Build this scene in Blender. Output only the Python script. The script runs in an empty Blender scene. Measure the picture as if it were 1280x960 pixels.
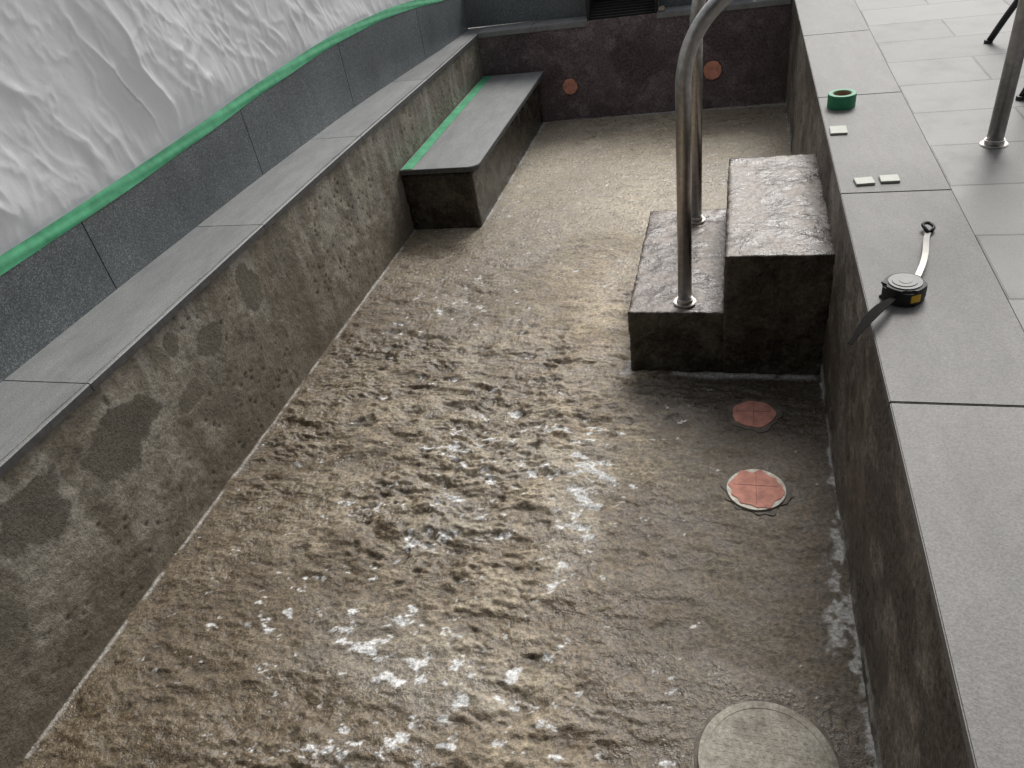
import bpy, bmesh, math, numpy as np
from mathutils import Vector, Matrix, noise as mnoise
S=1.6
rng=np.random.RandomState(7)
TAB=rng.rand(8,256,256)
# ---------------------------------------------------------------- numpy noise
def vn(x,y,seed=0):
    xi=np.floor(x).astype(int); yi=np.floor(y).astype(int)
    fx=x-xi; fy=y-yi
    fx=fx*fx*fx*(fx*(fx*6-15)+10); fy=fy*fy*fy*(fy*(fy*6-15)+10)
    T=TAB[seed%8]; o=(seed*37)%256
    a=T[(xi+o)%256,(yi+o)%256]; b=T[(xi+1+o)%256,(yi+o)%256]
    c=T[(xi+o)%256,(yi+1+o)%256]; d=T[(xi+1+o)%256,(yi+1+o)%256]
    return (a*(1-fx)+b*fx)*(1-fy)+(c*(1-fx)+d*fx)*fy
def fbm(x,y,oct=4,seed=0,g=0.5):
    s=0;a=1;t=0
    for i in range(oct):
        c_,s_=math.cos(.6*i+.3),math.sin(.6*i+.3)
        s=s+a*vn((x*c_-y*s_)*2**i+i*13.7,(x*s_+y*c_)*2**i+i*7.1,seed+i);t+=a;a*=g
    return s/t
def worley(x,y,seed=0):
    xi=np.floor(x).astype(int); yi=np.floor(y).astype(int)
    best=np.full(x.shape,9.0); bid=np.zeros(x.shape)
    for dx in(-1,0,1):
        for dy in(-1,0,1):
            cx=xi+dx; cy=yi+dy
            jx=TAB[seed%8][cx%256,cy%256]; jy=TAB[(seed+1)%8][cx%256,cy%256]; r=TAB[(seed+2)%8][cx%256,cy%256]
            d=np.hypot(cx+jx-x,cy+jy-y)
            m=d<best; best=np.where(m,d,best); bid=np.where(m,r,bid)
    return best,bid
def ss(a,b,x):
    t=np.clip((x-a)/(b-a),0,1); return t*t*(3-2*t)
def lerp3(A,B,m):
    return A*(1-m[...,None])+np.array(B)*m[...,None]
# ---------------------------------------------------------------- materials
def newmat(name):
    m=bpy.data.materials.new(name); m.use_nodes=True
    nt=m.node_tree; nt.nodes.clear()
    o=nt.nodes.new('ShaderNodeOutputMaterial'); p=nt.nodes.new('ShaderNodeBsdfPrincipled')
    nt.links.new(p.outputs[0],o.inputs[0]); return m,nt,p
def N(nt,t,**k):
    n=nt.nodes.new(t)
    for a,b in k.items(): setattr(n,a,b)
    return n
def noise(nt,vec,scale,detail=4,rough=.6):
    n=N(nt,'ShaderNodeTexNoise'); n.inputs['Scale'].default_value=scale; n.inputs['Detail'].default_value=detail
    n.inputs['Roughness'].default_value=rough; nt.links.new(vec,n.inputs['Vector']); return n.outputs['Fac']
def ramp(nt,fac,stops):
    r=N(nt,'ShaderNodeValToRGB'); e=r.color_ramp.elements
    while len(e)<len(stops): e.new(.5)
    for i,(p,c) in enumerate(stops):
        e[i].position=p; e[i].color=(c[0],c[1],c[2],1) if not isinstance(c,(int,float)) else (c,c,c,1)
    nt.links.new(fac,r.inputs[0]); return r.outputs[0]
def mixc(nt,a,b,fac,mode='MIX'):
    m=N(nt,'ShaderNodeMix',data_type='RGBA',blend_type=mode)
    for s,v in((m.inputs[0],fac),(m.inputs[6],a),(m.inputs[7],b)):
        if isinstance(v,(int,float)): s.default_value=v
        elif isinstance(v,tuple): s.default_value=(*v,1)
        else: nt.links.new(v,s)
    return m.outputs[2]
def bump(nt,p,h,strength,dist,prev=None):
    b=N(nt,'ShaderNodeBump'); b.inputs['Strength'].default_value=strength; b.inputs['Distance'].default_value=dist
    nt.links.new(h,b.inputs['Height'])
    if prev: nt.links.new(prev,b.inputs['Normal'])
    nt.links.new(b.outputs[0],p.inputs['Normal']); return b.outputs[0]
def pos(nt): return N(nt,'ShaderNodeNewGeometry').outputs['Position']
def simple(name,col,rough=.5,metal=0,nscale=30,var=.15,bst=.1,spec=.5):
    m,nt,p=newmat(name); v=N(nt,'ShaderNodeTexCoord').outputs['Object']
    f=noise(nt,v,nscale,3)
    c=ramp(nt,f,[(.3,tuple(x*(1-var) for x in col)),(.7,tuple(min(1,x*(1+var)) for x in col))])
    nt.links.new(c,p.inputs['Base Color']); p.inputs['Roughness'].default_value=rough; p.inputs['Metallic'].default_value=metal
    p.inputs['Specular IOR Level'].default_value=spec
    if bst: bump(nt,p,f,bst,.002)
    return m
def attr_concrete(name,rlo=.45,rhi=.85,b1=.6,spec=.4,fs=1.0,c0=.4,c1=1.75):
    m,nt,p=newmat(name); v=pos(nt)
    at=N(nt,'ShaderNodeAttribute',attribute_name='Col'); a=at.outputs['Color']
    f1=noise(nt,v,85*fs,3,.75)
    c=mixc(nt,a,ramp(nt,f1,[(.3,c0),(.5,1.0),(.72,c1)]),1.0,'MULTIPLY')
    nt.links.new(c,p.inputs['Base Color'])
    mr=N(nt,'ShaderNodeMapRange'); mr.inputs['To Min'].default_value=rlo; mr.inputs['To Max'].default_value=rhi
    nt.links.new(at.outputs['Alpha'],mr.inputs['Value']); nt.links.new(mr.outputs[0],p.inputs['Roughness'])
    p.inputs['Specular IOR Level'].default_value=spec
    bump(nt,p,f1,b1,.007)
    return m
M={}
M['floor']=attr_concrete('eroded_concrete',.25,.72,.75,.65)
M['wall']=attr_concrete('wall_concrete',.42,.85,.55,.4,1.3,.6,1.4)
M['wetwall']=attr_concrete('damp_concrete',.4,.8,.6,.4)
def stepmat():
    m,nt,p=newmat('wet_step_concrete'); v=pos(nt)
    f=noise(nt,v,9,6,.72); g=noise(nt,v,85,3,.75)
    c=ramp(nt,f,[(.34,(.06,.048,.040)),(.47,(.13,.108,.092)),(.57,(.25,.218,.19)),(.72,(.44,.41,.38))])
    c=mixc(nt,c,ramp(nt,g,[(.3,.3),(.5,1.),(.7,1.7)]),1,'MULTIPLY')
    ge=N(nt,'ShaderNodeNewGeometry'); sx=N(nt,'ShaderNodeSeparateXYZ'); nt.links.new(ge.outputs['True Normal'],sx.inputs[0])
    top=ramp(nt,sx.outputs['Z'],[(.5,(.30,.30,.255)),(.85,(1.0,.96,.94))])  # paints shade onto vertical faces by darkening their colour; tops stay light
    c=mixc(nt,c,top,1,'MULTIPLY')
    nt.links.new(c,p.inputs['Base Color'])
    nt.links.new(ramp(nt,f,[(.44,.12),(.6,.5)]),p.inputs['Roughness'])
    bump(nt,p,g,.7,.004); return m
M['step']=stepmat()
def tilemat(name,lo,hi,rough=.45):
    m,nt,p=newmat(name); v=pos(nt)
    mp=N(nt,'ShaderNodeMapping'); mp.inputs['Scale'].default_value=(3.0,1.0,1) ; nt.links.new(v,mp.inputs['Vector'])
    f=noise(nt,mp.outputs[0],4,5,.75); g=noise(nt,v,260,2,.6)
    c=ramp(nt,f,[(.3,lo),(.7,hi)])
    c=mixc(nt,c,ramp(nt,g,[(.3,.72),(.7,1.28)]),1,'MULTIPLY')
    at=N(nt,'ShaderNodeAttribute',attribute_name='Tone').outputs['Color']
    c=mixc(nt,c,at,1,'MULTIPLY')
    nt.links.new(c,p.inputs['Base Color'])
    p.inputs['Roughness'].default_value=rough; p.inputs['Specular IOR Level'].default_value=.4
    bump(nt,p,g,.35,.0012); return m
M['tileR']=tilemat('grey_stone_tile',(.125,.120,.113),(.185,.178,.169),.52)
M['tileL']=tilemat('blue_grey_stone_tile',(.175,.181,.180),(.265,.271,.268),.50)
M['nose']=simple('tile_edge',(.075,.076,.075),.55,0,60,.3,.2)
def granite():
    m,nt,p=newmat('dark_granite'); v=pos(nt)
    vo=N(nt,'ShaderNodeTexVoronoi'); vo.inputs['Scale'].default_value=330; nt.links.new(v,vo.inputs['Vector'])
    f=noise(nt,v,3,4,.6)
    sv=N(nt,'ShaderNodeSeparateColor'); nt.links.new(vo.outputs['Color'],sv.inputs[0])
    c=ramp(nt,sv.outputs[0],[(.0,(.07,.08,.084)),(.55,(.115,.129,.135)),(.8,(.155,.17,.175)),(.97,(.25,.27,.275))])
    c=mixc(nt,c,ramp(nt,f,[(.3,.8),(.7,1.25)]),1,'MULTIPLY')
    nt.links.new(c,p.inputs['Base Color']); p.inputs['Roughness'].default_value=.42; return m
M['granite']=granite()
def deckmat():
    m,nt,p=newmat('terrace_tiles'); v=pos(nt)
    mp=N(nt,'ShaderNodeMapping'); mp.inputs['Location'].default_value=(-.58,-.085,0); nt.links.new(v,mp.inputs['Vector'])
    br=N(nt,'ShaderNodeTexBrick'); br.offset=.5; br.inputs['Scale'].default_value=1
    br.inputs['Brick Width'].default_value=.6; br.inputs['Row Height'].default_value=.3; br.inputs['Mortar Size'].default_value=.004
    br.inputs['Mortar Smooth'].default_value=.1; br.inputs['Bias'].default_value=0
    br.inputs['Color1'].default_value=(.115,.112,.106,1); br.inputs['Color2'].default_value=(.17,.166,.157,1); br.inputs['Mortar'].default_value=(.05,.046,.042,1)
    nt.links.new(mp.outputs[0],br.inputs['Vector'])
    f=noise(nt,v,7,5,.7); g=noise(nt,v,220,2,.6)
    c=mixc(nt,br.outputs['Color'],ramp(nt,f,[(.3,.72),(.7,1.25)]),1,'MULTIPLY')
    c=mixc(nt,c,ramp(nt,g,[(.3,.8),(.7,1.2)]),1,'MULTIPLY')
    nt.links.new(c,p.inputs['Base Color']); nt.links.new(ramp(nt,f,[(.3,.38),(.7,.6)]),p.inputs['Roughness'])
    inv=N(nt,'ShaderNodeMath',operation='SUBTRACT'); inv.inputs[0].default_value=1; nt.links.new(br.outputs['Fac'],inv.inputs[1])
    bump(nt,p,inv.outputs[0],.8,.003); return m
M['deck']=deckmat()
def sheetmat():
    m,nt,p=newmat('white_dust_sheet'); v=pos(nt)
    w=noise(nt,v,26,3,.6)
    p.inputs['Base Color'].default_value=(.78,.78,.79,1); p.inputs['Roughness'].default_value=.42; p.inputs['Specular IOR Level'].default_value=.45
    b=bump(nt,p,w,.3,.008)
    tr=N(nt,'ShaderNodeBsdfTranslucent'); tr.inputs[0].default_value=(.85,.85,.86,1); nt.links.new(b,tr.inputs['Normal'])
    mx=N(nt,'ShaderNodeMixShader'); mx.inputs[0].default_value=.40
    nt.links.new(p.outputs[0],mx.inputs[1]); nt.links.new(tr.outputs[0],mx.inputs[2])
    nt.links.new(mx.outputs[0],nt.nodes['Material Output'].inputs[0]); return m
M['sheet']=sheetmat()
M['tape']=simple('green_masking_tape',(.075,.33,.17),.65,0,25,.2,.15,.3)
M['taperoll']=simple('green_tape',(.03,.25,.12),.45,0,60,.15,.1)
M['card']=simple('cardboard',(.3,.22,.14),.8)
M['steel']=simple('brushed_steel',(.48,.46,.44),.36,1,60,.2,.05)
M['dsteel']=simple('dark_painted_metal',(.06,.06,.065),.4,.6)
M['black']=simple('black_plastic',(.02,.02,.021),.5,spec=.3)
M['strap']=simple('black_webbing',(.014,.013,.012),.9,0,200,.3,.3,.1)
M['yellow']=simple('yellow_label',(.7,.42,.03),.5)
M['greyp']=simple('grey_plastic',(.13,.135,.13),.4)
M['silver']=simple('silver_strap',(.30,.29,.27),.4,.4)
M['label']=simple('grey_label',(.25,.25,.24),.5)
M['pink']=simple('pink_putty',(.52,.245,.19),.85,0,40,.25,.4,.3)
M['pinkw']=simple('orange_pink_putty',(.72,.32,.23),.85,0,40,.25,.4,.3)
M['cream']=simple('cream_plastic',(.55,.51,.43),.6,0,60,.3,.2)
M['ctile']=simple('mosaic_tile_face',(.36,.37,.31),.3,0,40,.12,.05)
M['collar']=simple('mortar_patch',(.115,.098,.078),.7,0,30,.5,.6)
M['line']=simple('scored_groove',(.20,.09,.07),.8,0,50,.3,.1)
M['soil']=simple('ground_soil',(.2,.19,.17),.9,0,2,.3,.2)
M['render']=simple('grey_render',(.13,.125,.12),.8,0,4,.2,.2)
M['grout']=simple('dark_grout',(.04,.04,.04),.8)
def covermat():
    m,nt,p=newmat('round_cover_plastic'); v=N(nt,'ShaderNodeTexCoord').outputs['Object']
    f=noise(nt,v,14,6,.7); g=noise(nt,v,120,3,.7)
    c=ramp(nt,f,[(.28,(.12,.10,.08)),(.46,(.30,.27,.215)),(.7,(.48,.445,.375))])
    c=mixc(nt,c,ramp(nt,g,[(.3,.6),(.7,1.3)]),1,'MULTIPLY')
    nt.links.new(c,p.inputs['Base Color']); p.inputs['Roughness'].default_value=.6; bump(nt,p,g,.4,.003); return m
M['cover']=covermat()
# ---------------------------------------------------------------- mesh helpers
def link(o): bpy.context.scene.collection.objects.link(o); return o
def empty(name):
    o=bpy.data.objects.new(name,None); link(o); return o
def grid_obj(name,P,C,mat,parent=None,flip=False,A=None):
    ny,nx,_=P.shape
    me=bpy.data.meshes.new(name)
    idx=np.arange(ny*nx).reshape(ny,nx)
    q=np.stack([idx[:-1,:-1],idx[:-1,1:],idx[1:,1:],idx[1:,:-1]],-1).reshape(-1,4)
    if flip: q=q[:,::-1]
    me.vertices.add(ny*nx); me.vertices.foreach_set('co',P.reshape(-1).astype(np.float32))
    me.loops.add(q.size); me.loops.foreach_set('vertex_index',q.reshape(-1).astype(np.int32))
    me.polygons.add(len(q)); me.polygons.foreach_set('loop_start',(np.arange(len(q))*4).astype(np.int32))
    me.polygons.foreach_set('loop_total',np.full(len(q),4,np.int32))
    me.update(calc_edges=True); me.validate()
    me.polygons.foreach_set('use_smooth',np.ones(len(me.polygons),bool))
    if C is not None:
        a=me.color_attributes.new('Col','FLOAT_COLOR','POINT')
        c=np.ones((ny*nx,4),np.float32); c[:,:3]=np.clip(C.reshape(-1,3),0,1)
        c[:,3]=np.clip(A.reshape(-1),0,1) if A is not None else .6
        a.data.foreach_set('color',c.reshape(-1))
    me.materials.append(mat)
    o=bpy.data.objects.new(name,me); link(o)
    if parent: o.parent=parent
    return o
def bm_obj(name,bm,mats,parent=None,smooth=False):
    me=bpy.data.meshes.new(name); bmesh.ops.recalc_face_normals(bm,faces=bm.faces); bm.to_mesh(me); bm.free()
    for m in (mats if isinstance(mats,list) else [mats]): me.materials.append(m)
    if smooth:
        for p in me.polygons: p.use_smooth=True
    o=bpy.data.objects.new(name,me); link(o)
    if parent: o.parent=parent
    return o
def add_box(bm,x0,x1,y0,y1,z0,z1,bev=0,mi=0):
    r=bmesh.ops.create_cube(bm,size=1); vs=r['verts']
    for v in vs: v.co=Vector((x0+(v.co.x+.5)*(x1-x0),y0+(v.co.y+.5)*(y1-y0),z0+(v.co.z+.5)*(z1-z0)))
    fs=set(f for v in vs for f in v.link_faces)
    if bev:
        es=list(set(e for v in vs for e in v.link_edges))
        b=bmesh.ops.bevel(bm,geom=es,offset=bev,segments=2,affect='EDGES'); fs=set(b['faces'])|set(f for f in fs if f.is_valid)
    for f in fs: f.material_index=mi
def add_prism(bm,poly,z0,z1,mi=0):
    f0=z0 if callable(z0) else (lambda x,y:z0); f1=z1 if callable(z1) else (lambda x,y:z1)
    b=[bm.verts.new((x,y,f0(x,y))) for x,y in poly]; t=[bm.verts.new((x,y,f1(x,y))) for x,y in poly]
    n=len(poly); F=[bm.faces.new(b[::-1]),bm.faces.new(t)]
    for i in range(n): F.append(bm.faces.new((b[i],b[(i+1)%n],t[(i+1)%n],t[i])))
    for f in F: f.material_index=mi
    return F
def add_cyl(bm,c,r,z0,z1,n=40,mi=0,jit=0,bev=0,jf=2):
    poly=[]
    for i in range(n):
        a=2*math.pi*i/n; rr=r*(1+jit*mnoise.noise(Vector((math.cos(a)*jf,math.sin(a)*jf,c[0]*9+c[1]*5))))
        poly.append((c[0]+rr*math.cos(a),c[1]+rr*math.sin(a)))
    F=add_prism(bm,poly,z0,z1,mi)
    if bev:
        es=list(F[1].edges); bmesh.ops.bevel(bm,geom=es,offset=bev,segments=3,affect='EDGES')
def sweep(bm,pts,r,n=20,mi=0,cap=True,flat=None):
    pts=[Vector(p) for p in pts]; rings=[]; prev=None
    for i,p in enumerate(pts):
        t=(pts[min(i+1,len(pts)-1)]-pts[max(i-1,0)]).normalized()
        a=(prev if prev is not None else Vector((1,0,0)) if abs(t.x)<.9 else Vector((0,1,0)))
        a=(a-t*a.dot(t)).normalized(); b=t.cross(a); prev=a
        rr=r[i] if isinstance(r,(list,tuple)) else r
        rings.append([bm.verts.new(p+(a*math.cos(k*2*math.pi/n)+b*math.sin(k*2*math.pi/n))*rr) for k in range(n)])
    for i in range(len(rings)-1):
        for k in range(n):
            f=bm.faces.new((rings[i][k],rings[i][(k+1)%n],rings[i+1][(k+1)%n],rings[i+1][k])); f.smooth=True; f.material_index=mi
    if cap:
        for rg in (rings[0],rings[-1]):
            f=bm.faces.new(rg); f.material_index=mi
def fillet(pts,R,k=10):
    pts=[Vector(p) for p in pts]; out=[pts[0]]
    for i in range(1,len(pts)-1):
        a=(pts[i-1]-pts[i]); b=(pts[i+1]-pts[i]); la=min(R,a.length*.49); lb=min(R,b.length*.49); l=min(la,lb)
        p0=pts[i]+a.normalized()*l; p1=pts[i]+b.normalized()*l
        for j in range(k+1):
            t=j/k; out.append(p0*(1-t)**2+pts[i]*2*t*(1-t)+p1*t*t)
    out.append(pts[-1]); return out
def tone(o,seed=1,amp=.1):
    me=o.data; a=me.color_attributes.new('Tone','FLOAT_COLOR','CORNER')
    r=np.random.RandomState(seed)
    bm=bmesh.new(); bm.from_mesh(me); bm.faces.ensure_lookup_table(); seen={}
    for f in bm.faces:
        if f.index in seen: continue
        t=1+amp*(r.rand()*2-1); st=[f]; seen[f.index]=t
        while st:
            g=st.pop()
            for e in g.edges:
                for h in e.link_faces:
                    if h.index not in seen: seen[h.index]=t; st.append(h)
    bm.free()
    for p in me.polygons:
        for l in p.loop_indices: a.data[l].color=(seen[p.index],)*3+(1,)
def rough_box(bm,x0,x1,y0,y1,z0,z1,step=.012,amp=.003,seed=0,bev=.008):
    tmp=bmesh.new(); add_box(tmp,x0,x1,y0,y1,z0,z1)
    def cut(ax,a,b):
        n=max(2,int((b-a)/step))
        for i in range(1,n):
            c=a+(b-a)*i/n; co=[0,0,0]; co[ax]=c; no=[0,0,0]; no[ax]=1
            bmesh.ops.bisect_plane(tmp,geom=tmp.verts[:]+tmp.edges[:]+tmp.faces[:],plane_co=co,plane_no=no)
    cut(0,x0,x1);cut(1,y0,y1);cut(2,z0,z1)
    tmp.normal_update()
    for v in tmp.verts:
        p=v.co.copy(); n=v.normal.copy(); s=Vector((seed*3.1,0,0))
        h=mnoise.fractal(p*14+s,1,2,4)*amp+mnoise.fractal(p*60+s,1,2,3)*amp*.7
        corner=sum(1 for a in n if abs(a)>.3)
        if corner>1: h-=bev*(.35+.6*abs(mnoise.noise(p*25+s)))
        v.co=p+n*h
    for f in tmp.faces: f.smooth=True
    me=bpy.data.meshes.new('tmp'); tmp.to_mesh(me); tmp.free(); bm.from_mesh(me); bpy.data.meshes.remove(me)
# ---------------------------------------------------------------- POOL FLOOR
XL,XR=-.992*S,.200*S; YF=3.09*S
CAPS=[(.056*S,1.207*S,.070),(.058*S,.995*S,.078),(.066*S,.503*S,.137)]
ys=[]; y=-1.0*S
while y<YF+.03:
    ys.append(y); y+= .02 if y<.25 else (.004 if y<2.3 else (.006 if y<3.4 else .010))
ys=np.array(ys); xs=np.arange(XL-.02,XR+.02,.0042)
X,Y=np.meshgrid(xs,ys)
wx=X+.07*(fbm(X*6,Y*6,4,1)-.5); wy=Y+.06*(fbm(X*6+9,Y*6+4,4,2)-.5)
near=1-ss(1.7,3.6,Y)
rough=(.24+.68*near)*(1-.5*ss(-.30,.10,X))*(.50+.75*ss(.3,.7,fbm(X*1.7,Y*1.7,3,3)))
wallmask=ss(0,.06,X-XL)*ss(0,.05,XR-X)
capm=np.ones(X.shape)
for (a,b,r) in CAPS: capm*=ss(r*.95,r*1.45,np.hypot(X-a,Y-b))
rough=rough*(.15+.85*wallmask)*capm
nA=fbm(wx*6,wy*14,5,4,.58); nB=fbm(wx*11+5,wy*26+2,4,6,.58); nC=fbm(wx*26,wy*44,3,2,.6)
chips=sum(ss(th,th+.018,nA) for th in(.40,.46,.52,.59))*.0034+sum(ss(th,th+.024,nB) for th in(.38,.46,.54,.62))*.0020
h=.007*(fbm(X*2.2,Y*2.2,3,5)-.5)*wallmask*capm+rough*(chips-.012)+.003*rough*(nB-.5)+.006*rough*(nC-.5)
d1,i1=worley(wx*8,wy*15,1); d2,i2=worley(wx*19+3,wy*30,3)
clus=ss(.42,.62,fbm(X*1.9+2.3,Y*1.9+5,3,2))
g1=ss(.42,.10,d1)*(i1>.70)*(.25+.75*clus); g2=ss(.42,.15,d2)*(i2>.72)*ss(.4,.6,fbm(X*3,Y*3,3,7))
h-=rough*(.010*g1+.006*g2)
fine=fbm(X*60,Y*60,3,1,.6)-.5; h+=.0026*fine*(.4+.6*capm)
jl=np.exp(-((Y-2.42-.02*(fbm(X*6,X*0,3,3)-.5))/.005)**2)*ss(-1.25,-1.05,X)*(1-ss(-.35,-.2,X))*ss(.4,.5,fbm(X*9,Y*9,3,4)); h-=.005*jl
cx=-.30-.17*(1.95-Y)+.07*(fbm(Y*6,Y*0+2,4,5)-.5)
cr=np.exp(-((X-cx)/.005)**2)*ss(1.15,1.25,Y)*(1-ss(1.85,1.95,Y))*ss(.4,.52,fbm(X*8,Y*12,3,2))
h-=.004*cr
P=np.stack([X,Y,h],-1)
hh_=(chips/.0216)
t1=fbm(X*2.1,Y*2.1,4,3); t2=fbm(wx*20,wy*28,5,4,.65)
C=np.ones(X.shape+(3,))*np.array([.225,.183,.130])
C=lerp3(C,(.36,.312,.238),ss(.48,.64,t2)*.55)
C=lerp3(C,(.095,.070,.046),ss(.48,.34,t2)*.68)
C=lerp3(C,(.12,.092,.061),ss(.45,.22,hh_)*.55*near)
C=lerp3(C,(.34,.292,.222),ss(.55,.8,hh_)*.35)
C=lerp3(C,(.125,.095,.063),ss(.53,.38,t1)*.65)
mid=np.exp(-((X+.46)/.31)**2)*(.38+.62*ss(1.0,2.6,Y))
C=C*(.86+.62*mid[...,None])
far_sheen=ss(2.3,3.9,Y); C=lerp3(C,(.40,.362,.30),far_sheen*.66*(.75+.5*(t1-.3)))  # grazing sheen of the far floor, painted in as a lighter colour
r_shade=ss(-.34,.02,X)*(1-ss(2.5,3.2,Y)); C=lerp3(C,(.115,.097,.076),r_shade*(.5+.5*ss(.35,.6,t1)))  # soft shade along the right wall, painted into the floor colour
stp_shade=np.exp(-((X-.02)/.33)**4)*np.exp(-((Y-2.03)/.22)**2); C=lerp3(C,(.050,.040,.031),stp_shade*.78)  # shade in front of the steps, painted as a dark floor patch
lw=(1-ss(0,.55,X-XL)); C=lerp3(C,(.095,.071,.046),lw*.65*(1-far_sheen))
C=C*(1-.5*np.clip(g1*rough*1.3,0,1)[...,None])*(1-.4*np.clip(g2*rough,0,1)[...,None])*(1+.6*fine[...,None])
C=C*(1-.5*jl[...,None])*np.array([1.03,1.0,.93])
def blob(x,y,rx,ry): return np.exp(-(((X-x)/rx)**2+((Y-y)/ry)**2))
reg=blob(-.66,1.72,.30,.24)+blob(-.84,1.36,.28,.12)+blob(-.55,.86,.34,.13)+.8*blob(-.9,1.0,.3,.15)+.9*blob(-.38,1.5,.10,.35)+.9*blob(-.12,2.95,.15,.3)+.6*blob(-1.1,2.6,.25,.3)+.9*blob(-.7,.62,.5,.12)
fl=fbm(wx*22,wy*36,5,7,.66)
dep=ss(0,.06,fl+.175*np.clip(reg,0,1.1)+.07*np.maximum(g1,g2)-.04*(hh_-.5)-.775)
haze=ss(.45,.75,fbm(wx*7,wy*9,4,1)*.7+.35*np.clip(reg,0,1))*np.clip(reg,0,1)
dep=np.maximum(dep,cr*ss(.42,.6,fbm(X*25,Y*25,3,5))*.8)*capm
C=lerp3(C,(.34,.32,.28),haze*.3)
edge=np.exp(-((X-XL-.008)/(.003+.006*fbm(Y*6,Y*0,3,2)))**2)*ss(.36,.5,fbm(X*0+3,Y*12,4,4))*.8
band=(.007+.040*ss(.46,.66,fbm(Y*4+1.3,Y*0,3,1))*(1-ss(1.4,1.7,Y))+.010*ss(.4,.6,fbm(Y*9,Y*0,2,3)))
edge=np.maximum(edge,ss(1.3,.7,(XR-X-.004)/band+2.2*(fbm(X*28,Y*22,4,4)-.5))*ss(.36,.5,fbm(X*40,Y*30,3,6)))
edge=np.maximum(edge,np.exp(-((Y-YF+.012)/.018)**2)*.9)
edge=np.maximum(edge,np.exp(-((Y-1.335*S)/.014)**2)*(X>-.36)*ss(.36,.5,fbm(X*14,Y*14,3,5)))
edge=np.maximum(edge,np.exp(-((X+.21*S)/.012)**2)*(Y>1.33*S)*(Y<1.85*S)*ss(.42,.55,fbm(X*14,Y*14,3,2)))
edge=np.maximum(edge,np.exp(-((X+.765*S-.01)/.014)**2)*(Y>2.08*S)*ss(.3,.5,fbm(X*14,Y*9,3,5)))
C=lerp3(C,(.70,.70,.69),np.clip(dep*.9,0,1)); C=lerp3(C,(.55,.54,.51),np.clip(edge*.8,0,1))
wet=ss(.40,.62,fbm(X*2.6+7,Y*3.5,4,5))*.6+.4*ss(.4,.6,t2)
wet=np.maximum(wet,dep)
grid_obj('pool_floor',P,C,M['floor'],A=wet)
# ---------------------------------------------------------------- WALLS
def wgrid(name,u0,u1,z0,z1,du,dz,fn,colfn,amp,mat,flip):
    us=np.arange(u0,u1+du,du); zs=np.arange(z0,z1+dz,dz); U,Z=np.meshgrid(us,zs)
    a=fbm(U*12,Z*12,5,2,.62)-.5; d,i=worley(U*38+.4*fbm(U*30,Z*30,2,1),Z*38,4); pits=ss(.36,.1,d)*(i>.84)*ss(.4,.6,fbm(U*4,Z*4,3,5))
    hh=amp*(a*1.8)-amp*.9*pits+amp*.5*(fbm(U*70,Z*70,2,6)-.5)
    C,hm=colfn(U,Z,pits)
    P=fn(U,Z,hh*hm)
    return grid_obj(name,P,C,mat,flip=flip,A=ss(.35,.62,fbm(U*4,Z*5,4,6)))
def colL(U,Z,pits):
    u=U/S; z=Z/S
    t=fbm(U*2.4,Z*3.2,5,3,.6); t2=fbm(U*22,Z*26,4,5,.65)
    C=np.ones(U.shape+(3,))*np.array([.262,.236,.190])
    C=lerp3(C,(.355,.328,.275),ss(.5,.62,t2)*.55); C=lerp3(C,(.15,.13,.10),ss(.5,.36,t)*.65)
    C=lerp3(C,(.13,.113,.087),ss(.5,.36,t2)*.45)
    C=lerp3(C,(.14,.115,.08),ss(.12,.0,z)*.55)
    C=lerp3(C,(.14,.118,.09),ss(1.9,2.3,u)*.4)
    st=ss(.52,.68,fbm(U*16,Z*1.2,4,1)); C=lerp3(C,(.39,.37,.325),st*.4*ss(.05,.3,z))
    sd=ss(.56,.70,fbm(U*11+5,Z*1.0,4,2)); C=lerp3(C,(.12,.103,.077),sd*.5)
    sm=np.zeros(U.shape); rimm=np.zeros(U.shape); nz=(fbm(U*11,Z*11,5,6,.6)-.5)*1.3
    for (a,b,ra,rb,k) in [(.763,.262,.085,.062,1),(.572,.285,.062,.048,.9),(1.215,.297,.036,.055,1),(.935,.213,.038,.026,.95),(1.039,.272,.036,.028,1),(.944,.327,.020,.022,.95),(1.0,.20,.07,.10,.35),(.43,.2,.04,.05,.6)]:
        dd=np.sqrt(((u-a)/ra)**2+((z-b)/rb)**2)+nz; sm=np.maximum(sm,ss(1.10,.98,dd)*k); rimm=np.maximum(rimm,np.exp(-((dd-1.12)/.07)**2)*k)
    C=lerp3(C,(.34,.32,.28),rimm*.3)
    pc=np.ones(U.shape+(3,))*np.array([.115,.102,.078])*(.65+.7*fbm(U*9,Z*9,4,2)[...,None])
    C=C*(1-.9*sm[...,None])+pc*(.9*sm[...,None])
    C=C*(1-.5*(pits*(1-sm))[...,None])
    ck=np.exp(-((U-.62-.10*np.sin(Z*9)-.06*fbm(Z*20,U*0,4,2))/.0018)**2)*(Z<.26)*(Z>.06); C=C*(1-.55*ck[...,None])
    return C,1-.85*sm
wgrid('pool_wall',-1.0*S,YF+.01,-.03,.385*S,.006,.006,lambda U,Z,h:np.stack([XL+h,U,Z*(1-.045*ss(1.5*S,3.1*S,U)*(Z>.3))],-1),colL,.004,M['wall'],True)
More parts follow.
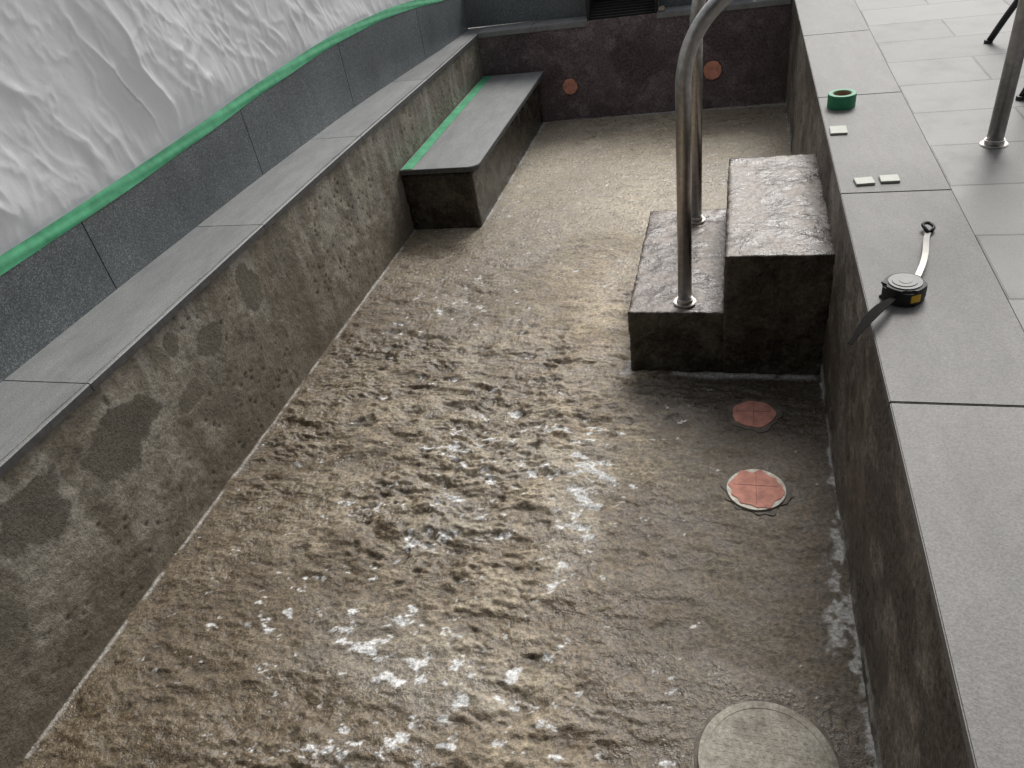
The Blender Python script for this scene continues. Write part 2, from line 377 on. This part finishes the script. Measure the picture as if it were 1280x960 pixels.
def colR(U,Z,pits):
    t=fbm(U*4,Z*5,5,3,.6); t2=fbm(U*22,Z*22,4,5,.6)
    C=np.ones(U.shape+(3,))*np.array([.175,.152,.125]); C=lerp3(C,(.28,.252,.215),ss(.5,.64,t2)*.6); C=lerp3(C,(.08,.067,.053),ss(.52,.36,t)*.8)
    C=lerp3(C,(.09,.075,.06),ss(.5,.36,t2)*.4)
    C=lerp3(C,(.45,.44,.41),ss(.05,.0,Z-.05*fbm(U*5,U*0,3,3))*ss(.40,.55,fbm(U*8,Z*12,4,2))*.9)
    return C*(1-.55*pits[...,None]),1.0
wgrid('pool_wall',-1.0*S,YF+.02,-.03,.398*S,.0075,.0075,lambda U,Z,h:np.stack([.190*S+.012*(1-ss(.5,1.8,U))-h,U,Z],-1),colR,.005,M['wetwall'],False)
def colF(U,Z,pits):
    t=fbm(U*4,Z*5,5,3,.6); t2=fbm(U*14,Z*14,4,5,.6)
    C=np.ones(U.shape+(3,))*np.array([.155,.118,.125]); C=lerp3(C,(.24,.20,.205),ss(.52,.66,t2)*.6); C=lerp3(C,(.085,.064,.069),ss(.5,.35,t)*.7)
    return C*(1-.4*pits[...,None]),.6
wgrid('pool_wall',XL-.01,.2*S,-.03,.368*S,.01,.01,lambda U,Z,h:np.stack([U,3.065*S+.032*(U-XL)-h,Z],-1),colF,.003,M['wetwall'],False)
bm=bmesh.new(); add_box(bm,XL-.05,.25*S,-1.15*S,-1.0*S,-.03,.395*S); bm_obj('pool_wall',bm,M['render'])
# ---------------------------------------------------------------- LEFT GRANITE UPSTAND
gy=[-1.1,1.05,1.62,2.17,2.6,2.95,3.25]; gx=[-1.165,-1.165,-1.152,-1.135,-1.10,-1.062,-1.05]; 
zy=[-1.1,.8,1.05,1.62,2.17,2.6,2.95,3.25]; gz=[.53,.532,.53,.552,.572,.556,.52,.50]
def smoothi(yy,a,b):
    k=np.array([-.12,-.06,0,.06,.12]); return float(np.mean([np.interp(yy+d,a,b) for d in k]))
GX=lambda y:smoothi(y/S,gy,gx)*S
GZ=lambda y:smoothi(y/S,zy,gz)*S
ZL=lambda y:(.385-.018*float(ss(1.4,3.1,np.array(y/S))))*S
bm=bmesh.new(); js=[-1.1,-.6,-.08,.48,1.053,1.625,2.17,2.72,3.16]
def ribbon_solid(bm,y0,y1,inner,outer,zb,zt,mi=0,n=8,bev=.0,nose=None):
    yy=[y0+(y1-y0)*i/n for i in range(n+1)]; R=[]
    for y in yy: R.append([bm.verts.new((inner(y),y,zb(y))),bm.verts.new((inner(y),y,zt(y)-bev)),bm.verts.new((inner(y)-bev if bev else inner(y)-.0001,y,zt(y))),bm.verts.new((outer(y),y,zt(y))),bm.verts.new((outer(y),y,zb(y)))])
    for i in range(n):
        for k in range(5):
            f=bm.faces.new((R[i][k],R[i][(k+1)%5],R[i+1][(k+1)%5],R[i+1][k])); f.material_index=nose if (nose is not None and k==0) else mi
    bm.faces.new(R[0]).material_index=mi; bm.faces.new(R[-1]).material_index=mi
for a,b in zip(js[:-1],js[1:]):
    ribbon_solid(bm,a*S+.0022,b*S-.0022,GX,lambda y:GX(y)-.04,lambda y:ZL(y)-.02,GZ,0,10,.003)
ribbon_solid(bm,-1.1*S,3.16*S,lambda y:GX(y)-.008,lambda y:GX(y)-.035,lambda y:ZL(y)-.02,lambda y:GZ(y)-.006,1,30)
bm_obj('granite_upstand_wall',bm,[M['granite'],M['grout']])
ysT=np.linspace(-.9*S,3.12*S,420); prof=np.linspace(0,1,7); PT=np.zeros((7,420,3))
for j,yv in enumerate(ysT):
    gxv,gzv=GX(yv),GZ(yv); wig=.0022*math.sin(yv*5)+.002*(float(fbm(np.array(yv*7.),np.array(1.),3,2))-.5)
    for i,t in enumerate(prof):
        PT[i,j]=(gxv+.002-.004*t+.0012*math.sin(t*9+yv*11)-.012*max(0,t-.3),yv,gzv-.004+wig+t*.038)
grid_obj('green_masking_tape',PT,None,M['tape'],flip=False)
# ---------------------------------------------------------------- DUST SHEET (hanging, loose irregular folds)
yy=np.arange(-.9*S,3.3*S,.0055); vv=np.arange(0,1.12,.0065)
Yg,V=np.meshgrid(yy,vv)
base=np.array([GX(v) for v in yy])[None,:]+0*V; bz=np.array([GZ(v) for v in yy])[None,:]+0*V
yw=Yg+.30*V+.15*(fbm(Yg*2.4,V*2.4,4,4)-.5)+.03*(fbm(Yg*8,V*8,3,1)-.5)
def rdg(x): return 1-np.abs(2*x-1)
f1=fbm(yw*2.6,V*.8,2,1,.4); f2=rdg(fbm(yw*8+3,V*1.6,2,5,.4)); f3=rdg(fbm(yw*20,V*5,2,6,.5))
m2=ss(.30,.6,fbm(Yg*1.6+3,V*1.6,2,6))
yd=Yg*.7-V*.7; vd=Yg*.7+V*.7; f4=rdg(fbm(yd*8+.4*f1,vd*2.2,3,2,.42)); m4=ss(.42,.62,fbm(Yg*2.6,V*2.6,2,3))
f5=rdg(fbm(vd*9+7,yd*2.6,3,3,.42)); m5=ss(.45,.65,fbm(Yg*2.9+4,V*2.9,2,7))
m6=ss(.45,.65,fbm(Yg*2.5+1,V*2.5,2,5)); cr1=rdg(fbm(Yg*11+.5*V,V*9,3,4,.5)); 
env=ss(0,.14,V)
off=.085*f1+.020*m2*f2**4+.0045*m6*f3**4+.012*m4*f4**6+.011*m5*f5**6+.0045*cr1**5
Xs=base-.020-.03*V+(off-.052)*env-.008+(1-ss(.04,.22,V))*.012*(rdg(fbm(Yg*15,V*4,2,2))-.5)*ss(0,.03,V)
Zs=bz+.022+V*1.0+.02*(fbm(Yg*4,V*0+1,3,3)-.5)*(1-env)
grid_obj('dust_sheet',np.stack([Xs,Yg,Zs],-1),None,M['sheet'],flip=False)
# ---------------------------------------------------------------- COPING
J=[-1.1,-.42,.17,.755,1.330,1.885,2.44,3.05]
bm=bmesh.new()
for a,b in zip(J[:-1],J[1:]):
    a2=a*S+.002; b2=b*S-.002
    if b==3.05: b2=3.168*S
    ribbon_solid(bm,a2,b2,lambda y:XL+.010,lambda y:GX(y)-.002,lambda y:ZL(y)-.024,ZL,0,8,.003,2)
ribbon_solid(bm,-1.1*S,3.16*S,lambda y:XL+.004,lambda y:GX(y)-.002,lambda y:ZL(y)-.018,lambda y:ZL(y)-.005,1,20)
o=bm_obj('stone_coping',bm,[M['tileL'],M['grout'],M['nose']]); tone(o,3,.12)
bm=bmesh.new(); J=[-1.1,-.42,.17,.757,1.346,1.881,2.44,3.0,3.3]; ZR=.400*S
for a,b in zip(J[:-1],J[1:]): add_box(bm,.186*S,.362*S-.0012,a*S+.0015,b*S-.0015,ZR-.02,ZR,.002)
add_box(bm,.1885*S,.361*S,-1.1*S,3.3*S,ZR-.018,ZR-.0035,0,1)
o=bm_obj('stone_coping',bm,[M['tileR'],M['grout']]); tone(o,8,.08)
bm=bmesh.new(); zc=.367*S
FY=lambda x:3.065*S+.032*(x-XL)
def fc(x0,x1): 
    add_prism(bm,[(x0,FY(x0)-.008),(x1,FY(x1)-.008),(x1,FY(x1)+.17),(x0,FY(x0)+.17)],zc-.026,zc+.001)
fc(XL+.0115,-.775*S); fc(-.773*S,-.553*S); fc(-.288*S,-.04*S);fc(-.038*S,.1855*S)
o=bm_obj('stone_coping',bm,[M['tileL']]); tone(o,4,.08)
bm=bmesh.new(); yb=3.172*S
for a,b in [(-1.06,-.555),(-.288,.06),(.063,.185)]: add_box(bm,a*S,b*S-.002,yb,yb+.04,zc+.003,.52*S,.002)
bm_obj('granite_upstand_wall',bm,[M['granite']])
g=empty('overflow_grille')
bm=bmesh.new(); x0,x1=-.552*S,-.290*S; y0=3.072*S
add_box(bm,x0,x1,yb+.12,yb+.13,.30*S,.52*S); add_box(bm,x0,x1,y0+.03,yb+.12,.335*S,.345*S)
add_box(bm,x0-.0,x0+.008,y0+.03,yb+.12,.345*S,.52*S); add_box(bm,x1-.008,x1,y0+.03,yb+.12,.345*S,.52*S)
bm_obj('housing',bm,M['black'],g)
bm=bmesh.new()
for i in range(7): add_box(bm,x0+.012,x1-.012,y0+.05+.02*i,y0+.062+.02*i,.352*S+.012*i,.362*S+.012*i,.001)
bm_obj('slats',bm,M['black'],g)
bm=bmesh.new(); add_box(bm,x1+.012,x1+.05,y0+.05,y0+.10,zc+.002,zc+.03,.006); bm_obj('bracket',bm,M['steel'],g)
# ---------------------------------------------------------------- BENCH
g=empty('stone_bench')
bm=bmesh.new(); rough_box(bm,XL-.01,-.762*S,2.085*S,3.085*S,-.02,.186*S,.025,.003,2,.006)
bm_obj('base',bm,M['step'],g)
bm=bmesh.new()
def slabpoly(x0,x1,y0,y1,r):
    p=[(x0,y1),(x0,y0)]
    for i in range(9):
        a=-math.pi/2+i*math.pi/16; p.append((x1-r+r*math.cos(a),y0+r+r*math.sin(a)))
    p.append((x1,y1)); return p
F=add_prism(bm,slabpoly(XL+.004,-.735*S,2.072*S,3.055*S,.05),.190*S,.206*S)
for f in F[2:]: f.material_index=1
bmesh.ops.bevel(bm,geom=list(F[1].edges),offset=.003,segments=2,affect='EDGES')
o=bm_obj('seat_slab',bm,[M['tileL'],M['nose']],g); tone(o,2,.0)
PT=np.zeros((5,200,3))
for j,t in enumerate(np.linspace(0,1,200)):
    yv=2.076*S+t*(.975*S)
    for i in range(5): PT[i,j]=(XL+.012+.058*i/4+.0015*math.sin(yv*6),yv,.206*S+.0015+.0006*math.sin(yv*30+i))
grid_obj('masking_tape_strip',PT,None,M['tape'],g,flip=True)
# ---------------------------------------------------------------- STEPS
bm=bmesh.new()
rough_box(bm,-.203*S,-.004*S,1.347*S,1.845*S,-.02,.150*S,.009,.0035,1,.006)
rough_box(bm,-.008*S,.197*S,1.344*S,1.848*S,-.02,.280*S,.009,.0035,5,.006)
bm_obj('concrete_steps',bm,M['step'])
# ---------------------------------------------------------------- HANDRAILS
def rail(bx,by,ex,ey,top):
    g=empty('handrail'); zs=.152*S
    bm=bmesh.new()
    dx=ex-bx; dy=ey-by; L=math.hypot(dx,dy); ux,uy=dx/L,dy/L; sl_=.50
    pts=[(bx,by,zs),(bx,by,top),(bx+ux*(L-.12),by+uy*(L-.12),top+sl_*(L-.12)),(ex,ey,top+sl_*(L-.12)-.06),(ex,ey,.396*S)]
    pts=fillet(pts,.17,16)
    sweep(bm,pts,.0225,28); bm_obj('rail_tube',bm,M['steel'],g)
    for k,(a,b,z) in enumerate([(bx,by,zs-.002),(ex,ey,.396*S)]):
        bm=bmesh.new(); add_cyl(bm,(a,b),.037,z,z+.008,32,0,0,.002); add_cyl(bm,(a,b),.027,z+.008,z+.022,32,0,0,.003)
        bm_obj('base_flange_%d'%(k+1),bm,M['steel'],g,False)
rail(-.087*S,1.385*S,.469*S,1.545*S,.695*S)
rail(-.083*S,1.775*S,.605*S,1.80*S,.71*S)
# ---------------------------------------------------------------- DRAINS / INLET CAPS
def cap(x,y,r,ring):
    g=empty('drain_cap')
    bm=bmesh.new(); add_cyl(bm,(x,y),r*1.16,-.02,.0022,72,0,.22,0,3); bm_obj('mortar_collar',bm,M['collar'],g)
    if ring:
        bm=bmesh.new(); add_cyl(bm,(x,y),r*1.03,-.01,.0075,48,0,.01,.002); bm_obj('rim',bm,M['cream'],g)
    bm=bmesh.new(); add_cyl(bm,(x,y),r*(.92 if ring else .93),.0,.0095 if ring else .0045,72,0,.22 if ring else .10,.001,3); bm_obj('putty_disc',bm,M['pink'],g)
    bm=bmesh.new()
    z=.0098 if ring else .0048
    add_box(bm,x-.0006,x+.0006,y-r*.8,y+r*.8,z-.002,z); add_box(bm,x-r*.8,x+r*.75,y+r*.15,y+r*.15+.0014,z-.002,z+.0002)
    bm_obj('scored_lines',bm,M['line'],g)
cap(*CAPS[0],False); cap(*CAPS[1],True)
g=empty('round_access_cover'); c=(.066*S,.503*S); R=.137
bm=bmesh.new(); add_cyl(bm,c,R*1.06,-.03,.003,72,0,.08,0,3); bm_obj('mortar_collar',bm,M['collar'],g)
bm=bmesh.new(); add_cyl(bm,c,R,-.03,.012,96,0,0,.004); 
o=bm_obj('cover_plate',bm,M['cover'],g)
bm=bmesh.new()
def ringb(r0,r1,z0,z1,n=72):
    for i in range(n):
        a=2*math.pi*i/n;b=2*math.pi*(i+1)/n
        P=[(c[0]+r*math.cos(t),c[1]+r*math.sin(t)) for r,t in((r0,a),(r1,a),(r1,b),(r0,b))]
        add_prism(bm,P,z0,z1)
ringb(R*.88,R*.895,.0115,.0130); 
for i in range(-7,8):
    yy_=i*.014; hw=math.sqrt(max(0,(R*.80)**2-yy_**2))
    n_=int(2*hw/.02)
    for k in range(n_):
        xx=-hw+.004+k*.02+(.01 if i%2 else 0)
        if xx+.012>hw: continue
        if math.hypot(xx+.006,yy_+.02)<.03: continue
        add_box(bm,c[0]+xx,c[0]+xx+.012,c[1]+yy_-.0015,c[1]+yy_+.0015,.0115,.0125)
add_cyl(bm,(c[0],c[1]-.02),.020,.0115,.0150,32); bm_obj('raised_tread',bm,M['cover'],g)
bm=bmesh.new(); add_cyl(bm,(c[0],c[1]-.02),.006,.0145,.0158,20); bm_obj('screw_hole',bm,M['black'],g)
for (x,z,r) in [(-.638*S,.134*S,.047),(-.084*S,.147*S,.054)]:
    g=empty('pipe_inlet_cap'); yv=FY(x)
    for nm,rr,d,mt,jt in [('collar',r*1.10,.004,'collar',.1),('putty_plug',r,.012,'pinkw',.14)]:
        bm=bmesh.new(); add_cyl(bm,(0,0),rr,0,d,48,0,jt,.001,3)
        bmesh.ops.transform(bm,matrix=Matrix.Translation((x,yv-.002,z))@Matrix.Rotation(math.pi/2,4,'X'),verts=bm.verts)
        bm_obj(nm,bm,M[mt],g)
# ---------------------------------------------------------------- SMALL ITEMS ON COPING
g=empty('tape_roll'); cx_,cy_=.229*S,1.812*S
bm=bmesh.new(); n=56; r0,r1,hh=.031,.047,.046
def annulus(bm,cx,cy,r0,r1,z0,z1,n,mi=0):
    R=[]
    for i in range(n):
        a=2*math.pi*i/n; ca,sa=math.cos(a),math.sin(a); b=.0015
        prof=[(r0,z0),(r1-b,z0),(r1,z0+b),(r1,z1-b),(r1-b,z1),(r0+b,z1),(r0,z1-b)]
        R.append([bm.verts.new((cx+r*ca,cy+r*sa,z)) for r,z in prof])
    for i in range(n):
        for k in range(7):
            f=bm.faces.new((R[i][k],R[(i+1)%n][k],R[(i+1)%n][(k+1)%7],R[i][(k+1)%7])); f.material_index=mi
annulus(bm,cx_,cy_,r0,r1,ZR,ZR+hh,n); bm_obj('tape_winding',bm,M['taperoll'],g)
bm=bmesh.new(); annulus(bm,cx_,cy_,.0285,.031,ZR,ZR+hh-.001,n); bm_obj('card_core',bm,M['card'],g)
def tilepiece(x,y,s,sy,rot):
    bm=bmesh.new(); add_box(bm,-s/2,s/2,-sy/2,sy/2,0,.007,.0012)
    bmesh.ops.transform(bm,matrix=Matrix.Translation((x,y,ZR))@Matrix.Rotation(rot,4,'Z'),verts=bm.verts)
    bm_obj('mosaic_tile',bm,M['ctile'])
tilepiece(.2095*S,1.655*S,.052,.07,-.03); tilepiece(.229*S,1.390*S,.050,.046,.10); tilepiece(.271*S,1.396*S,.050,.046,.02)
g=empty('tape_measure'); mx,my=.2336*S,.992*S
bm=bmesh.new()
def dshape(k,rot=0.3):
    p=[]
    for i in range(40):
        a=2*math.pi*i/40; r=.042*k*(1+.10*abs(math.cos(a*2+.4))**3*(1 if math.sin(a)<.2 else .1))
        p.append((mx+r*math.cos(a+rot),my+r*math.sin(a+rot)*.98))
    return p
F=add_prism(bm,dshape(1),ZR+.001,ZR+.040); bmesh.ops.bevel(bm,geom=list(F[1].edges)+list(F[0].edges),offset=.006,segments=3,affect='EDGES')
bm_obj('case',bm,M['black'],g)
bm=bmesh.new(); add_cyl(bm,(mx,my),.0345,ZR+.038,ZR+.0425,40,0,0,.002); add_cyl(bm,(mx-.001,my+.001),.026,ZR+.042,ZR+.044,40,0,0,.001)
bm_obj('grey_face',bm,M['greyp'],g)
bm=bmesh.new(); add_cyl(bm,(mx,my),.013,ZR+.0435,ZR+.0448,30); bm_obj('face_label',bm,M['label'],g)
bm=bmesh.new(); add_box(bm,-.011,.011,-.0015,.0015,-.009,.009,.001)
bmesh.ops.transform(bm,matrix=Matrix.Translation((mx+.0175,my-.0405,ZR+.021))@Matrix.Rotation(.42,4,'Z'),verts=bm.verts); bm_obj('yellow_sticker',bm,M['yellow'],g)
def strip(name,pts,w,mat,th=.0015):
    pts=[Vector(p) for p in pts]; bm=bmesh.new(); R=[]
    for i,p in enumerate(pts):
        t=(pts[min(i+1,len(pts)-1)]-pts[max(i-1,0)]).normalized(); s=t.cross(Vector((0,0,1))).normalized(); u=s.cross(t).normalized()
        ww=w[i] if isinstance(w,list) else w
        R.append([bm.verts.new(p+s*ww/2),bm.verts.new(p+s*ww/2+u*th),bm.verts.new(p-s*ww/2+u*th),bm.verts.new(p-s*ww/2)])
    for i in range(len(R)-1):
        for k in range(4): bm.faces.new((R[i][k],R[i][(k+1)%4],R[i+1][(k+1)%4],R[i+1][k]))
    bm.faces.new(R[0]);bm.faces.new(R[-1]); bm_obj(name,bm,mat,g,False)
pp=[(mx+.026+(.302*S-mx-.026)*t+.006*math.sin(t*5),my+.035+(1.185*S-my-.035)*t,ZR+.014+.012*math.sin(t*3.14)-.010*t) for t in np.linspace(0,1,16)]
strip('metal_strap',pp,.013,M['silver'])
e=pp[-1]; bm=bmesh.new(); sweep(bm,fillet([(e[0]-.004,e[1]-.01,e[2]+.004),(e[0]-.014,e[1]+.022,e[2]+.012),(e[0]+.004,e[1]+.034,e[2]+.010),(e[0]+.016,e[1]+.016,e[2]+.006),(e[0]+.004,e[1]-.006,e[2]+.003)],.02,5),.0042,10); bm_obj('strap_hook',bm,M['black'],g)
pp=[(mx-.020+(.152*S-mx+.020)*t,my-.032+(.858*S-my+.032)*t+.006*math.sin(t*3),ZR+.020+.02*math.sin(t*2.6)-.012*t) for t in np.linspace(0,1,16)]
strip('wrist_strap',pp,[.006+.017*math.sin(min(1,t*1.05)*3.14*.93+.1) for t in np.linspace(0,1,16)],M['strap'],.002)
# ---------------------------------------------------------------- TERRACE, GROUND
bm=bmesh.new(); zD=ZR-.003
add_box(bm,.3625*S,6,-3,9,zD-.05,zD); bm_obj('terrace_paving',bm,M['deck'])
bm=bmesh.new(); zg=.33*S
def q(x0,x1,y0,y1):
    bm.faces.new([bm.verts.new(p) for p in((x0,y0,zg),(x1,y0,zg),(x1,y1,zg),(x0,y1,zg))])
B=400
q(-B,-1.10*S,-B,B); q(.3*S,B,-B,B); q(-1.10*S,.3*S,3.30*S,B); q(-1.10*S,.3*S,-B,-1.05*S)
bm_obj('ground',bm,M['soil'])
# ---------------------------------------------------------------- METAL CHAIR on terrace
g=empty('garden_chair'); bm=bmesh.new()
zt=ZR+.43
feet=[(.607*S,2.22*S),(.572*S,1.785*S),(1.00*S,2.25*S),(1.0*S,1.80*S)]
tops=[(.72*S,2.14*S),(.70*S,1.86*S),(.93*S,2.14*S),(.93*S,1.86*S)]
for (a,b),(c1,d1_) in zip(feet,tops):
    sweep(bm,fillet([(a,b,zD),(a+.25*(c1-a),b+.2*(d1_-b),zD+.12),(c1,d1_,zt)],.08,4),.0125,12)
    add_cyl(bm,(a,b),.016,zD,zD+.012,16)
bm_obj('legs',bm,M['dsteel'],g)
bm=bmesh.new(); add_box(bm,.69*S,.96*S,1.83*S,2.17*S,zt,zt+.03,.01); bm_obj('seat',bm,M['dsteel'],g)
bm=bmesh.new(); 
for y_ in (1.85*S,2.15*S): sweep(bm,fillet([(.94*S,y_,zt),(1.0*S,y_,zt+.25),(1.04*S,y_,zt+.5)],.1,4),.012,12)
for i in range(5): sweep(bm,[(.96*S+.016*i*S,1.85*S,zt+.12+.09*i),(.96*S+.016*i*S,2.15*S,zt+.12+.09*i)],.012,10)
bm_obj('backrest',bm,M['dsteel'],g)
# ---------------------------------------------------------------- unseen wall and roof, added behind the viewer to darken facing sides
g=empty('unseen_shade_wall'); bm=bmesh.new(); add_box(bm,-3.5,6,-2.3,-2.1,zg,4.2); add_box(bm,-3.5,6,-2.1,.2,3.3,3.5); bm_obj('unseen_wall_and_roof',bm,M['render'],g)
# ---------------------------------------------------------------- CAMERA
dy=Vector((290,750,-935)).normalized(); dx=Vector((.9616,-.0296,.274)); dx=(dx-dy*dx.dot(dy)).normalized(); dz=dx.cross(dy)
R=Matrix((dx,dy,dz))
cam=bpy.data.cameras.new('camera'); co=bpy.data.objects.new('camera',cam); link(co)
cam.sensor_width=36; cam.lens=935/1280*36; cam.clip_end=2000; cam.clip_start=.02
mw=R.to_4x4(); mw.translation=Vector((0,0,S)); co.matrix_world=mw
bpy.context.scene.camera=co
# ---------------------------------------------------------------- LIGHT
az=math.radians(12); el=math.radians(46)
d=Vector((math.sin(az)*math.cos(el),math.cos(az)*math.cos(el),math.sin(el)))
sl=bpy.data.lights.new('sun','SUN'); sl.energy=2.0; sl.angle=math.radians(22); sl.color=(1,.98,.94)
so=bpy.data.objects.new('sun',sl); link(so); so.rotation_euler=d.to_track_quat('Z','Y').to_euler()
w=bpy.data.worlds.new('World'); bpy.context.scene.world=w; w.use_nodes=True; nt=w.node_tree; nt.nodes.clear()
sk=N(nt,'ShaderNodeTexSky',sky_type='NISHITA'); sk.sun_disc=False; sk.sun_elevation=el; sk.sun_rotation=az; sk.dust_density=4; sk.air_density=1
hs=N(nt,'ShaderNodeHueSaturation'); hs.inputs['Saturation'].default_value=.25; nt.links.new(sk.outputs[0],hs.inputs['Color'])
bg=N(nt,'ShaderNodeBackground'); bg.inputs[1].default_value=.15; nt.links.new(hs.outputs[0],bg.inputs[0])
wo=N(nt,'ShaderNodeOutputWorld'); nt.links.new(bg.outputs[0],wo.inputs[0])
sc=bpy.context.scene; sc.view_settings.view_transform='Standard'; sc.view_settings.look='None'; sc.view_settings.exposure=0
